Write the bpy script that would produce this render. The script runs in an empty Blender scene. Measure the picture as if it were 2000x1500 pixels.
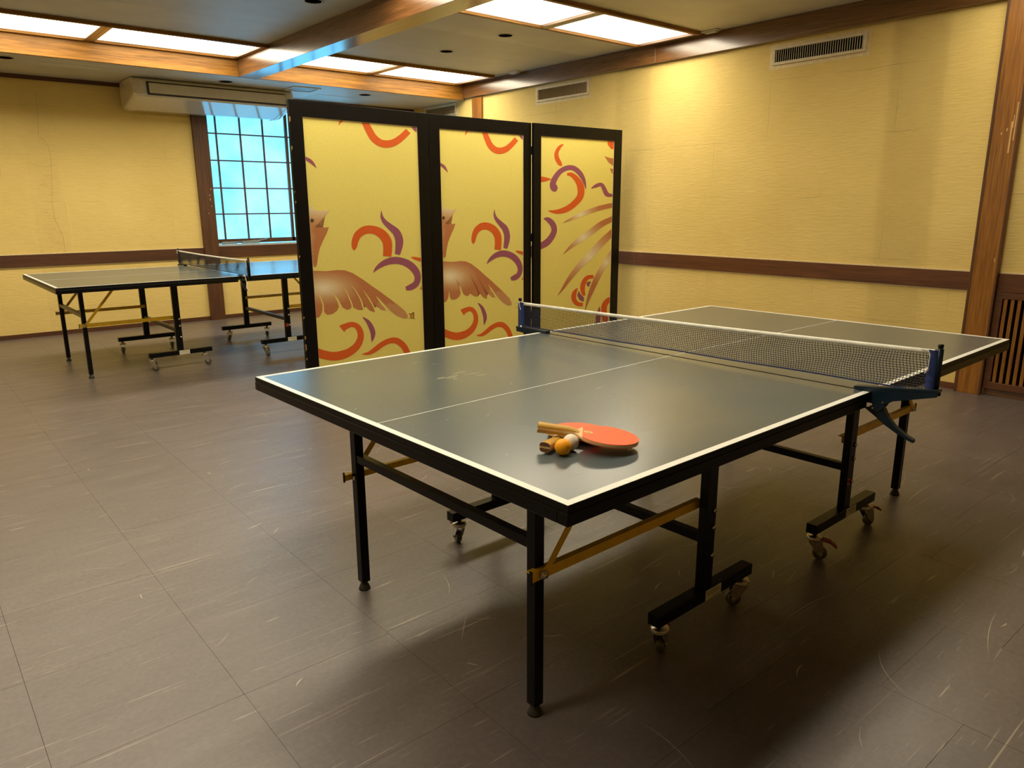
import bpy, bmesh, math, random
from mathutils import Vector, Matrix
random.seed(7)
S = bpy.context.scene
COL = S.collection
# ------------------------------------------------------------------ camera, world, exposure
cam_d = bpy.data.cameras.new('camera'); cam = bpy.data.objects.new('camera', cam_d); COL.objects.link(cam)
cam_d.sensor_width = 36.0; cam_d.lens = 1443.33/2000*36; cam_d.clip_start = .05
PITCH, ROLL, YAW = math.radians(13.6636), math.radians(-.26020), math.radians(40.0043)
_F = Vector((math.sin(YAW)*math.cos(PITCH), math.cos(YAW)*math.cos(PITCH), -math.sin(PITCH)))
_r = Vector((math.cos(YAW), -math.sin(YAW), 0)); _u = _r.cross(_F)
_R = math.cos(ROLL)*_r + math.sin(ROLL)*_u; _U = -math.sin(ROLL)*_r + math.cos(ROLL)*_u
M = Matrix((_R, _U, -_F)).transposed().to_4x4(); M.translation = Vector((0, 0, 1.3416))
cam.matrix_world = M
S.camera = cam
w = bpy.data.worlds.new('world'); S.world = w; w.use_nodes = True
w.node_tree.nodes['Background'].inputs[0].default_value = (.75, .62, .42, 1)
w.node_tree.nodes['Background'].inputs[1].default_value = .01
S.view_settings.view_transform = 'Standard'; S.view_settings.look = 'None'
S.view_settings.gamma = 1; S.view_settings.use_curve_mapping = False
S.cycles.sample_clamp_indirect = 5.0; S.cycles.caustics_reflective = False; S.cycles.caustics_refractive = False; S.cycles.blur_glossy = 1.0
S.view_settings.exposure = 0.12
LAMP = 15.0          # strength of the tubes behind the ceiling diffusers
WIN = (0.14, 0.66, 1.12, 1.0)
# ------------------------------------------------------------------ materials
def mat(name):
    m = bpy.data.materials.new(name); m.use_nodes = True
    nt = m.node_tree; return m, nt, nt.nodes['Principled BSDF']
def N(nt, t, **k):
    n = nt.nodes.new(t)
    for a, b in k.items(): setattr(n, a, b)
    return n
def mapping(nt, scale=(1, 1, 1), rot=(0, 0, 0), coord='Object', loc=(0, 0, 0)):
    tc = N(nt, 'ShaderNodeTexCoord'); mp = N(nt, 'ShaderNodeMapping')
    mp.inputs['Scale'].default_value = scale; mp.inputs['Rotation'].default_value = rot; mp.inputs['Location'].default_value = loc
    nt.links.new(tc.outputs[coord], mp.inputs[0]); return mp.outputs[0]
def noise(nt, vec, scale, detail=4, rough=.55, dist=0):
    n = N(nt, 'ShaderNodeTexNoise'); n.inputs['Scale'].default_value = scale; n.inputs['Detail'].default_value = detail
    n.inputs['Roughness'].default_value = rough; n.inputs['Distortion'].default_value = dist
    nt.links.new(vec, n.inputs['Vector']); return n.outputs['Fac']
def ramp(nt, fac, stops):
    r = N(nt, 'ShaderNodeValToRGB'); e = r.color_ramp.elements
    while len(e) < len(stops): e.new(.5)
    for i, (p, c) in enumerate(stops):
        e[i].position = p; e[i].color = c if len(c) == 4 else (*c, 1)
    nt.links.new(fac, r.inputs[0]); return r.outputs[0]
def mix(nt, f, a, b, mode='MIX'):
    m = N(nt, 'ShaderNodeMix', data_type='RGBA', blend_type=mode)
    for s, v in ((m.inputs[0], f), (m.inputs[6], a), (m.inputs[7], b)):
        if isinstance(v, (int, float)): s.default_value = v
        elif isinstance(v, tuple): s.default_value = v if len(v) == 4 else (*v, 1)
        else: nt.links.new(v, s)
    return m.outputs[2]
def math_(nt, op, a, b=0):
    m = N(nt, 'ShaderNodeMath', operation=op)
    for s, v in ((m.inputs[0], a), (m.inputs[1], b)):
        if isinstance(v, (int, float)): s.default_value = v
        else: nt.links.new(v, s)
    return m.outputs[0]
def bump(nt, b, h, strength=.3, dist=.002, prev=None):
    n = N(nt, 'ShaderNodeBump'); n.inputs['Strength'].default_value = strength; n.inputs['Distance'].default_value = dist
    nt.links.new(h, n.inputs['Height'])
    if prev: nt.links.new(prev, n.inputs['Normal'])
    if b: nt.links.new(n.outputs[0], b.inputs['Normal'])
    return n.outputs[0]
def simple(name, col, rough=.5, metal=0, spec=.5, var=.06, nscale=30):
    m, nt, b = mat(name)
    f = noise(nt, mapping(nt), nscale)
    c2 = tuple(max(0, x*(1-var*2)) for x in col); c1 = tuple(x*(1+var) for x in col)
    nt.links.new(ramp(nt, f, [(.3, c2), (.7, c1)]), b.inputs['Base Color'])
    b.inputs['Roughness'].default_value = rough; b.inputs['Metallic'].default_value = metal
    b.inputs['Specular IOR Level'].default_value = spec
    return m
def wood(name, axis, dark, light, rough=.35, spec=.5, coat=0):
    m, nt, b = mat(name)
    sc = [22, 22, 22]; sc[axis] = .9
    v = mapping(nt, tuple(sc))
    f1 = noise(nt, v, 1.0, 6, .6, .8)
    sc2 = [160, 160, 160]; sc2[axis] = 5
    f2 = noise(nt, mapping(nt, tuple(sc2)), 1.0, 3)
    c = ramp(nt, f1, [(.3, dark), (.68, light)])
    c = mix(nt, .45, c, ramp(nt, f2, [(.35, tuple(x*.55 for x in dark)), (.65, light)]))
    nt.links.new(c, b.inputs['Base Color']); b.inputs['Roughness'].default_value = rough
    b.inputs['Specular IOR Level'].default_value = spec; b.inputs['Coat Weight'].default_value = coat
    b.inputs['Coat Roughness'].default_value = .16
    bump(nt, b, f2, .25, .001)
    return m
def plaster(name, axis, bands, seam_k=.22, bk=3.0):
    """ochre wall cloth: faint sheet seams, fine ripples, rough vertical bands"""
    m, nt, b = mat(name)
    tc = N(nt, 'ShaderNodeTexCoord'); sp = N(nt, 'ShaderNodeSeparateXYZ'); nt.links.new(tc.outputs['Object'], sp.inputs[0])
    cb = N(nt, 'ShaderNodeCombineXYZ'); nt.links.new(sp.outputs[axis], cb.inputs[0]); nt.links.new(sp.outputs[2], cb.inputs[1])
    base = cb.outputs[0]
    dn = N(nt, 'ShaderNodeTexNoise'); dn.inputs['Scale'].default_value = 3; nt.links.new(base, dn.inputs['Vector'])
    dv = N(nt, 'ShaderNodeVectorMath', operation='SCALE'); nt.links.new(dn.outputs['Color'], dv.inputs[0]); dv.inputs['Scale'].default_value = .045
    ad = N(nt, 'ShaderNodeVectorMath', operation='ADD'); nt.links.new(base, ad.inputs[0]); nt.links.new(dv.outputs[0], ad.inputs[1])
    br = N(nt, 'ShaderNodeTexBrick'); nt.links.new(ad.outputs[0], br.inputs['Vector'])
    br.inputs['Scale'].default_value = 1; br.inputs['Brick Width'].default_value = 1.05; br.inputs['Row Height'].default_value = .47
    br.inputs['Mortar Size'].default_value = .0028; br.inputs['Mortar Smooth'].default_value = .3
    br.inputs['Color1'].default_value = (1, 1, 1, 1); br.inputs['Color2'].default_value = (.93, .93, .93, 1); br.inputs['Mortar'].default_value = (0, 0, 0, 1)
    seam_on = ramp(nt, noise(nt, base, 1.3, 2), [(.47, (0, 0, 0)), (.6, (1, 1, 1))])
    seam = mix(nt, seam_on, (1, 1, 1), br.outputs['Color'])
    vn = noise(nt, base, 55, 5, .6)
    mp2 = N(nt, 'ShaderNodeMapping'); mp2.inputs['Scale'].default_value = (9, 70, 1); nt.links.new(ad.outputs[0], mp2.inputs[0])
    rip = noise(nt, mp2.outputs[0], 1.0, 3, .5, .6)
    h = math_(nt, 'ADD', math_(nt, 'MULTIPLY', vn, .35), math_(nt, 'MULTIPLY', rip, .9))
    bandh = None
    mp3 = N(nt, 'ShaderNodeMapping'); mp3.inputs['Scale'].default_value = (14, 110, 1); nt.links.new(ad.outputs[0], mp3.inputs[0])
    rough_n = noise(nt, mp3.outputs[0], 1.0, 6, .75, 1.2)
    for c, wd in bands:
        d = math_(nt, 'ABSOLUTE', math_(nt, 'SUBTRACT', sp.outputs[axis], c))
        k = math_(nt, 'SUBTRACT', 1.0, math_(nt, 'DIVIDE', d, wd))
        mk = math_(nt, 'MINIMUM', math_(nt, 'MAXIMUM', math_(nt, 'MULTIPLY', k, 4), 0), 1)
        t = math_(nt, 'MULTIPLY', math_(nt, 'MULTIPLY', mk, rough_n), bk)
        bandh = t if bandh is None else math_(nt, 'ADD', bandh, t)
    if bandh is not None: h = math_(nt, 'ADD', h, bandh)
    big = noise(nt, base, 1.1, 3)
    col = ramp(nt, big, [(.3, (.77, .585, .20)), (.7, (.84, .645, .24))])
    col = mix(nt, seam_k, col, seam, 'MULTIPLY')
    col = mix(nt, .10, col, ramp(nt, rip, [(.35, (.55, .5, .4)), (.65, (1, 1, 1))]), 'MULTIPLY')
    nt.links.new(col, b.inputs['Base Color']); b.inputs['Roughness'].default_value = .8
    b.inputs['Specular IOR Level'].default_value = .2
    p = bump(nt, None, h, .6, .0045)
    bump(nt, b, seam, .8, .003, p)
    return m
W_D, W_L = (.10, .035, .010), (.30, .125, .035)
wood_x = wood('wood_x', 0, (.12, .048, .007), (.40, .185, .032), .42, .25, .0)
wood_y = wood('wood_y', 1, (.075, .030, .009), (.24, .105, .030), .28, .5, 1.0)
wood_z = wood('wood_z', 2, (.15, .053, .006), (.42, .17, .020), .4)
wood_z_dark = wood('wood_z_dark', 2, (.06, .022, .009), (.14, .055, .020), .45)
wood_x_dark = wood('wood_x_dark', 0, (.055, .020, .008), (.13, .048, .018), .45)
wood_y_dark = wood('wood_y_dark', 1, (.07, .024, .009), (.17, .06, .02), .42)
wall_m = plaster('wall_cloth_right', 1, [(2.48, .22), (5.15, .25)], .22, 4.0)
wallb_m = plaster('wall_cloth_back', 0, [(1.42, .16)], .10, 1.2)
black_metal = simple('black_paint', (.003, .003, .004), .30, 0, .22, .2, 60)
black_edge = simple('black_edge', (.004, .004, .004), .4, 0, .2)
yellow_paint = simple('yellow_paint', (.95, .58, .02), .38, 0, .5, .05)
chrome = simple('steel', (.62, .58, .5), .28, 1, .5, .1, 80)
dark_rubber = simple('dark_rubber', (.03, .027, .022), .55)
grey_wheel = simple('grey_wheel', (.10, .09, .07), .35, 0, .5, .15)
red_plastic = simple('red_plastic', (.28, .02, .018), .45)
white_line = simple('white_line', (.82, .82, .76), .4, 0, .5, .03, 90)
lacquer = simple('black_lacquer', (.004, .003, .0025), .36, 0, .2, .2, 12)
navy_cloth = simple('navy_cloth', (.015, .035, .16), .8)
net_cord = simple('net_cord', (.018, .022, .05), .7)
navy_metal = simple('navy_metal', (.006, .018, .032), .3, 0, .35)
tape_white = simple('tape_white', (.80, .78, .70), .7)
cord_white = simple('cord_white', (.85, .82, .72), .8)
ac_white = simple('ac_white', (.66, .60, .48), .14, 0, .9, .03)
ac_dark = simple('ac_dark', (.04, .035, .03), .5)
vent_cream = simple('vent_cream', (.72, .62, .42), .5)
vent_brown = simple('vent_brown', (.26, .18, .09), .5)
hole_black = simple('hole_black', (.002, .002, .002), .9, 0, .0)
white_plastic = simple('white_plastic', (.7, .68, .6), .4)
sticker = simple('sticker', (.70, .66, .52), .5)
ink = simple('ink', (.03, .03, .03), .6)
sill_m = simple('sill_paint', (.45, .50, .52), .3)

def table_blue():
    m, nt, b = mat('table_blue')
    f = noise(nt, mapping(nt, (2, 2, 2)), 1.2, 1)
    c = ramp(nt, f, [(.1, (.070, .092, .100)), (.9, (.094, .118, .124))])
    nt.links.new(c, b.inputs['Base Color'])
    r = ramp(nt, noise(nt, mapping(nt, (3, 3, 3)), 1.0, 2, .5), [(.1, (.21, .21, .21)), (.9, (.27, .27, .27))])
    nt.links.new(r, b.inputs['Roughness']); b.inputs['Specular IOR Level'].default_value = .8
    return m
table_m = table_blue()
def floor_mat():
    m, nt, b = mat('vinyl_tile')
    oi = N(nt, 'ShaderNodeObjectInfo')
    geo = N(nt, 'ShaderNodeNewGeometry')
    pos = geo.outputs['Position']
    def mp(scale, rz=0, loc=(0, 0, 0)):
        n = N(nt, 'ShaderNodeMapping'); n.inputs['Scale'].default_value = scale; n.inputs['Rotation'].default_value = (0, 0, rz); n.inputs['Location'].default_value = loc
        nt.links.new(pos, n.inputs[0]); return n.outputs[0]
    f = noise(nt, mp((2.2, 6, 1)), 1.4, 6, .6)
    c = ramp(nt, f, [(.28, (.108, .084, .082)), (.72, (.154, .124, .122))])
    c = mix(nt, .35, c, ramp(nt, noise(nt, mp((60, 60, 1)), 1, 3), [(.3, (.10, .078, .068)), (.7, (.20, .165, .145))]))
    # scuffs and scratches: long thin noise in several directions
    for i, (rz, sx, sy, lo, op) in enumerate([(.05, 2.2, 60, .725, .85), (.22, 3.0, 90, .73, .8), (-.2, 4.2, 120, .745, .5), (1.3, 3.5, 90, .75, .7), (.7, 3.5, 90, .745, .7), (-.8, 4, 100, .75, .6), (.10, 1.3, 120, .71, .6), (.30, 1.1, 60, .745, .9), (.45, 6, 150, .75, .5), (2.2, 4, 90, .755, .6)]):
        n = noise(nt, mp((sx, sy, 1), rz, (i*3.7, i*1.9, 0)), 1.0, 2, .45, .6)
        k = ramp(nt, n, [(lo-.03, (0, 0, 0)), (lo+.04, (op, op, op))])
        msk = ramp(nt, noise(nt, mp((1, 1, 1), 0, (i*5.1, -i*2.3, 0)), 1.6, 2), [(.44, (0, 0, 0)), (.62, (1, 1, 1))])
        c = mix(nt, math_(nt, 'MULTIPLY', k, msk), c, (.60, .51, .40))
    cloud = noise(nt, mp((1, 1, 1)), 1.2, 4)
    fine = noise(nt, mp((22, 34, 1), .4), 1, 6, .75, 1.5)
    k = math_(nt, 'MULTIPLY', ramp(nt, cloud, [(.5, (0, 0, 0)), (.7, (1, 1, 1))]), ramp(nt, fine, [(.55, (0, 0, 0)), (.7, (.4, .4, .4))]))
    c = mix(nt, k, c, (.42, .35, .25))
    tint = ramp(nt, oi.outputs['Random'], [(0, (.93, .93, .93)), (1, (1.0, 1.0, 1.0))])
    c = mix(nt, 1.0, c, tint, 'MULTIPLY')
    nt.links.new(c, b.inputs['Base Color'])
    r = ramp(nt, noise(nt, mp((3, 14, 1)), 1, 5), [(.3, (.34, .34, .34)), (.75, (.44, .44, .44))])
    nt.links.new(r, b.inputs['Roughness']); b.inputs['Specular IOR Level'].default_value = 1.0
    bump(nt, b, noise(nt, mp((25, 60, 1)), 1, 4), .05, .002)
    return m
floor_m = floor_mat()
joint_m = simple('floor_joint', (.03, .024, .018), .7)
def ceiling_mat(name, c1, c2):
    m, nt, b = mat(name)
    oi = N(nt, 'ShaderNodeObjectInfo')
    c = ramp(nt, noise(nt, mapping(nt), 3, 3), [(.3, c1), (.7, c2)])
    c = mix(nt, 1.0, c, ramp(nt, oi.outputs['Random'], [(0, (.84, .84, .84)), (1, (1, 1, 1))]), 'MULTIPLY')
    nt.links.new(c, b.inputs['Base Color']); b.inputs['Roughness'].default_value = .5
    b.inputs['Specular IOR Level'].default_value = .55
    bump(nt, b, noise(nt, mapping(nt, (60, 60, 60)), 3, 3), .15, .002)
    return m
ceil_m = ceiling_mat('ceiling_cloth', (.58, .56, .51), (.66, .64, .58))
def screen_cloth():
    m, nt, b = mat('screen_cloth')
    c = ramp(nt, noise(nt, mapping(nt), 220, 3), [(.3, (.76, .64, .15)), (.7, (.87, .755, .21))])
    nt.links.new(c, b.inputs['Base Color']); b.inputs['Roughness'].default_value = .7; b.inputs['Specular IOR Level'].default_value = .25
    bump(nt, b, noise(nt, mapping(nt), 260, 3), .25, .002)
    return m
cloth_m = screen_cloth()
def print_mat(name, c1, c2):
    m, nt, b = mat(name)
    nt.links.new(ramp(nt, noise(nt, mapping(nt), 240, 3), [(.35, c1), (.65, c2)]), b.inputs['Base Color'])
    b.inputs['Roughness'].default_value = .75; b.inputs['Specular IOR Level'].default_value = .2
    return m
pr_orange = print_mat('print_orange', (.64, .10, .015), (.76, .15, .025))
pr_purple = print_mat('print_purple', (.28, .075, .12), (.37, .12, .17))
pr_dark = print_mat('print_dark', (.07, .045, .015), (.12, .08, .03))
def print_grad():
    m, nt, b = mat('print_shaded')
    at = N(nt, 'ShaderNodeAttribute', attribute_name='tone')
    f = math_(nt, 'ADD', at.outputs['Fac'], math_(nt, 'MULTIPLY', math_(nt, 'SUBTRACT', noise(nt, mapping(nt), 260, 3), .5), .35))
    nt.links.new(ramp(nt, f, [(0, (.50, .19, .07)), (.45, (.62, .36, .16)), (1, (.86, .76, .50))]), b.inputs['Base Color'])
    b.inputs['Roughness'].default_value = .75; b.inputs['Specular IOR Level'].default_value = .2
    return m
pr_grad = print_grad()
def lamp_mat(name='lamp_diffuser', LAMP=LAMP):
    m, nt, b = mat(name)
    # three tubes run lengthways behind the diffuser, local y across the fitting (-.5..+.5 via generated)
    tc = N(nt, 'ShaderNodeTexCoord'); sp = N(nt, 'ShaderNodeSeparateXYZ'); nt.links.new(tc.outputs['Generated'], sp.inputs[0])
    y = sp.outputs[1]
    tot = None
    for c in (.27, .66):
        d = math_(nt, 'ABSOLUTE', math_(nt, 'SUBTRACT', y, c))
        k = math_(nt, 'MAXIMUM', math_(nt, 'SUBTRACT', 1.0, math_(nt, 'DIVIDE', d, .26)), 0)
        tot = k if tot is None else math_(nt, 'ADD', tot, k)
    ex = math_(nt, 'MINIMUM', math_(nt, 'MULTIPLY', math_(nt, 'SUBTRACT', .5, math_(nt, 'ABSOLUTE', math_(nt, 'SUBTRACT', sp.outputs[0], .5))), 6.0), 1.0)
    tot = math_(nt, 'MULTIPLY', tot, ex)
    st = math_(nt, 'ADD', math_(nt, 'MULTIPLY', tot, LAMP*.95), LAMP*.20)
    em = N(nt, 'ShaderNodeEmission'); em.inputs[0].default_value = (1, .87, .63, 1)
    nt.links.new(st, em.inputs[1])
    nt.links.new(em.outputs[0], nt.nodes['Material Output'].inputs[0])
    return m
lamp_m = lamp_mat(); lamp_dim = lamp_mat('lamp_diffuser_dimmed', LAMP*.55)
def pane_mat():
    m, nt, b = mat('frosted_pane')
    f = noise(nt, mapping(nt), 2.2, 3)
    c = ramp(nt, f, [(.3, (WIN[0]*.75, WIN[1]*.9, WIN[2]*.97)), (.7, (WIN[0]*1.7, WIN[1]*1.12, WIN[2]))])
    nt.links.new(c, b.inputs['Emission Color']); b.inputs['Emission Strength'].default_value = 2.2
    b.inputs['Base Color'].default_value = (.02, .03, .035, 1); b.inputs['Roughness'].default_value = .5; b.inputs['Specular IOR Level'].default_value = .1
    return m
pane_m = pane_mat()
pad_red = simple('paddle_rubber', (.88, .14, .045), .5, 0, .4, .03, 90)
pad_wood = simple('paddle_ply', (.72, .50, .24), .5)
handle_m = wood('handle_wood', 0, (.50, .27, .04), (.74, .44, .09), .4)
handle_dark = wood('handle_dark', 0, (.10, .035, .015), (.22, .09, .035), .45)
ball_orange = simple('ball_orange', (1.0, .40, .0), .5, 0, .4, .02)
ball_white = simple('ball_white', (.82, .74, .60), .45, 0, .4, .02)
for bm_ in (ball_orange, ball_white):
    p = bm_.node_tree.nodes['Principled BSDF']
    p.inputs['Subsurface Weight'].default_value = .12; p.inputs['Subsurface Radius'].default_value = (.01, .006, .003)

# ------------------------------------------------------------------ mesh helpers
class MB:
    def __init__(s): s.v = []; s.f = []; s.sm = []
    def add(s, vs, fs, smooth=False, mtx=None):
        o = len(s.v)
        for p in vs:
            p = Vector(p)
            s.v.append(tuple(mtx @ p) if mtx else tuple(p))
        for f in fs: s.f.append(tuple(i+o for i in f)); s.sm.append(smooth)
        return s
    def box(s, a, b, mtx=None):
        (x0, y0, z0), (x1, y1, z1) = [tuple(map(min, a, b)), tuple(map(max, a, b))]
        return s.add([(x0, y0, z0), (x1, y0, z0), (x1, y1, z0), (x0, y1, z0), (x0, y0, z1), (x1, y0, z1), (x1, y1, z1), (x0, y1, z1)],
                     [(3, 2, 1, 0), (4, 5, 6, 7), (0, 1, 5, 4), (1, 2, 6, 5), (2, 3, 7, 6), (3, 0, 4, 7)], mtx=mtx)
    def bar(s, p, q, wd, ht, up=(0, 0, 1)):
        p, q = Vector(p), Vector(q); d = q-p; L = d.length; d.normalize()
        side = d.cross(Vector(up)); side.normalize(); u = side.cross(d)
        m = Matrix((d, side, u)).transposed().to_4x4(); m.translation = p
        return s.box((0, -wd/2, -ht/2), (L, wd/2, ht/2), m)
    def prism(s, poly, lo, hi, axis=2, mtx=None):
        def P(a, b, c): return {2: (a, b, c), 1: (a, c, b), 0: (c, a, b)}[axis]
        n = len(poly); ar = sum(poly[i][0]*poly[(i+1) % n][1]-poly[(i+1) % n][0]*poly[i][1] for i in range(n))
        if (ar < 0) != (axis == 1): poly = poly[::-1]
        vs = [P(a, b, lo) for a, b in poly]+[P(a, b, hi) for a, b in poly]
        fs = [tuple(range(n))[::-1], tuple(range(n, 2*n))]+[(i, (i+1) % n, n+(i+1) % n, n+i) for i in range(n)]
        return s.add(vs, fs, mtx=mtx)
    def tube(s, pts, r, n=8, cap=True):
        pts = [Vector(p) for p in pts]; rings = []; rr = r if isinstance(r, (list, tuple)) else [r]*len(pts)
        for i, p in enumerate(pts):
            d = (pts[min(i+1, len(pts)-1)]-pts[max(i-1, 0)]).normalized()
            a = d.orthogonal() if abs(d.z) > .9 else d.cross(Vector((0, 0, 1)))
            a.normalize(); b = d.cross(a)
            rings.append([p+(a*math.cos(2*math.pi*k/n)+b*math.sin(2*math.pi*k/n))*rr[i] for k in range(n)])
        vs = [v for r_ in rings for v in r_]; fs = []
        for i in range(len(pts)-1):
            for k in range(n): fs.append((i*n+k, i*n+(k+1) % n, (i+1)*n+(k+1) % n, (i+1)*n+k))
        s.add(vs, fs, True)
        if cap: s.add(rings[0], [tuple(range(n))[::-1]]); s.add(rings[-1], [tuple(range(n))])
        return s
    def lathe(s, prof, n=20, mtx=None, smooth=True):
        vs = []; fs = []
        for r, z in prof:
            for k in range(n): vs.append((r*math.cos(2*math.pi*k/n), r*math.sin(2*math.pi*k/n), z))
        for i in range(len(prof)-1):
            for k in range(n): fs.append((i*n+k, i*n+(k+1) % n, (i+1)*n+(k+1) % n, (i+1)*n+k))
        return s.add(vs, fs, smooth, mtx)
    def build(s, name, m, parent=None, bevel=0, fix=True):
        me = bpy.data.meshes.new(name); me.from_pydata(s.v, [], s.f)
        me.polygons.foreach_set('use_smooth', s.sm); me.materials.append(m)
        if fix:
            bm = bmesh.new(); bm.from_mesh(me); bmesh.ops.recalc_face_normals(bm, faces=bm.faces); bm.to_mesh(me); bm.free()
        me.update()
        o = bpy.data.objects.new(name, me); COL.objects.link(o)
        if parent: o.parent = parent
        if bevel:
            md = o.modifiers.new('bevel', 'BEVEL'); md.width = bevel; md.segments = 2; md.limit_method = 'ANGLE'
        return o
def empty(name, loc=(0, 0, 0), rz=0, parent=None):
    o = bpy.data.objects.new(name, None); COL.objects.link(o); o.location = loc; o.rotation_euler = (0, 0, rz); o.empty_display_size = .1
    if parent: o.parent = parent
    return o
def tag(o, label=None, cat=None, group=None, kind=None):
    if label: o['label'] = label
    if cat: o['category'] = cat
    if group: o['group'] = group
    if kind: o['kind'] = kind
    return o
def struct(o): o['kind'] = 'structure'; return o
def kids(o): return [c for c in o.children]
def copy_tree(o, parent=None):
    c = o.copy(); COL.objects.link(c)
    c.parent = parent
    for ch in kids(o): copy_tree(ch, c)
    return c
def B(a, b): return MB().box(a, b)

# ------------------------------------------------------------------ room shell   (x = along the back wall, y = towards it)
XR, YB, XL, YF = 5.912, 9.141, -3.0, -3.0
ZC, ZS = 2.80, 2.62           # ceiling, soffit
XJ0, XJ1 = 3.085, 4.95        # window opening
Z0, Z1 = .865, 2.50
fl = struct(B((XL-.1, YF-.1, -.12), (XR+.1, YB+.1, -.0035)).build('floor', joint_m))
T = .468; tmesh = B((-T/2+.0004, -T/2+.0004, -.003), (T/2-.0004, T/2-.0004, 0)).build('floor_tile', floor_m, fl)
first = True; stuff = MB(); nt_ = 0
offs = {0: .0, 1: .0, 2: .012, 3: .045, 4: .26}
rnd = random.Random(3)
for i in range(-7, 13):
    x0 = .122+i*T+.0; off = offs.get(i, rnd.choice([0, .02, .24, .1]))
    for j in range(-12, 22):
        y0 = 1.885+off+j*T
        cx_, cy_ = x0+T/2, y0+T/2
        ax, bx = max(x0, XL), min(x0+T, XR); ay, by = max(y0, YF), min(y0+T, YB)
        if bx-ax < .02 or by-ay < .02: continue
        full = (bx-ax > T-.001 and by-ay > T-.001)
        d = Vector((cx_, cy_, 0))-Vector((0, 0, 1.34)); zz = d.dot(_F)
        px = abs(d.dot(_R)/zz*1443) if zz > 0 else 9e9; py = d.dot(_U)/zz*1443 if zz > 0 else -9e9
        vis = zz > 0 and px < 1080 and py > -860 and cy_ < 7.6
        if full and vis and nt_ < 290:
            o = tmesh if first else tmesh.copy()
            if not first: COL.objects.link(o); o.parent = fl
            first = False; nt_ += 1
            o.location = (cx_, cy_, rnd.uniform(-.0003, .0001))
        else: stuff.box((ax+.0006, ay+.0006, -.003), (bx-.0006, by-.0006, rnd.uniform(-.0003, 0)))
tag(stuff.build('outlying_tiles', floor_m, fl), kind='stuff')
scm = simple('floor_scratch', (.62, .54, .43), .6); sq = MB(); r5 = random.Random(21)
for k in range(330):
    x, y = r5.uniform(-.3, 4.2), r5.uniform(-.1, 7.2)
    a = r5.gauss(.12, .28) if r5.random() < .72 else r5.uniform(0, math.pi)
    l = r5.choice([.04, .06, .08, .1, .15, .22, .3, .42]); wd = r5.uniform(.0004, .0013)*(1.6 if l < .1 else 1); cv = r5.uniform(-.9, .9)
    n_ = 7; pts = []
    for q_ in range(n_+1):
        t_ = q_/n_; aa = a+cv*(t_-.5); pts.append((x, y)); x += math.cos(aa)*l/n_; y += math.sin(aa)*l/n_
    vs = []
    for q_, (u_, v_) in enumerate(pts):
        h_ = wd*math.sin(math.pi*(q_+.25)/(n_+.5)); vs += [(u_-math.sin(a)*h_, v_+math.cos(a)*h_, .00035), (u_+math.sin(a)*h_, v_-math.cos(a)*h_, .00035)]
    sq.add(vs, [(2*q_, 2*q_+1, 2*q_+3, 2*q_+2) for q_ in range(n_)])
tag(sq.build('scratch_marks', scm, fl), kind='stuff')
wr = struct(B((XR, YF-.1, -.1), (XR+.12, YB+.1, 3.0)).build('wall_right', wall_m))
wl = struct(B((XL-.12, YF-.1, -.1), (XL, YB+.1, 3.0)).build('wall_left', wall_m))
wf = struct(B((XL, YF-.12, -.1), (XR, YF, 3.0)).build('wall_front', wallb_m))
wb = MB()
wb.box((XL, YB, -.1), (XJ0, YB+.2, 3.0)); wb.box((XJ1, YB, -.1), (XR, YB+.2, 3.0))
wb.box((XJ0, YB, -.1), (XJ1, YB+.2, Z0-.001)); wb.box((XJ0, YB, Z1), (XJ1, YB+.2, 3.0))
wb = struct(wb.build('wall_back', wallb_m))
# wandering crack down the back wall, with short side cracks
cr = [(1.43, 2.46), (1.42, 2.25), (1.40, 2.04), (1.455, 1.985), (1.476, 1.93), (1.482, 1.82), (1.47, 1.70), (1.455, 1.55), (1.432, 1.36), (1.44, 1.20), (1.475, 1.08), (1.491, 1.01), (1.486, .87)]
c_ = MB()
for (a, b_), (c2, d2) in zip(cr[:-1], cr[1:]): c_.bar((a, YB-.0004, b_), (c2, YB-.0004, d2), .0012, .0028, (0, 1, 0))
for k in range(60):
    z = rnd.uniform(.92, 1.8); x = 1.40+rnd.uniform(-.1, .05)
    c_.bar((x, YB-.0003, z), (x+rnd.uniform(.02, .09), YB-.0003, z+rnd.uniform(-.008, .008)), .0007, .0014, (0, 1, 0))
c_.build('wall_crack', simple('crack_shadow', (.30, .19, .06), .9), wb)
# ceiling: slab, cloth-faced boards, lowered soffit along the back wall
ce = struct(B((XL-.1, YF-.1, ZC+.02), (XR+.1, YB+.1, ZC+.2)).build('ceiling', ceil_m))
ys = [YF, -2.1, -1.45, -.75, -.02, .7, 1.43, 2.13, 2.85, 3.57, 4.3, 5.0, 5.69, 6.41, 7.12, 7.95]
xs = [XL, -1.2, .60, 3.04, XR]
for a, b_ in zip(ys[:-1], ys[1:]):
    for c2, d2 in zip(xs[:-1], xs[1:]):
        B((c2+.0004, a+.0004, ZC), (d2-.0004, b_-.0004, ZC+.02)).build('ceiling_board', ceil_m, ce)
sof = struct(MB().box((XL, 7.95, ZS), (XR, YB, ZC)).build('ceiling', ceil_m))
sof['kind'] = 'structure'
for a, b_ in [(XL, -1.2), (-1.2, .61), (.61, 2.43), (2.43, 4.25), (4.25, XR)]:
    B((a+.0005, 7.952, ZS-.006), (b_-.0005, YB-.001, ZS)).build('ceiling_board', ceil_m, sof)
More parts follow.
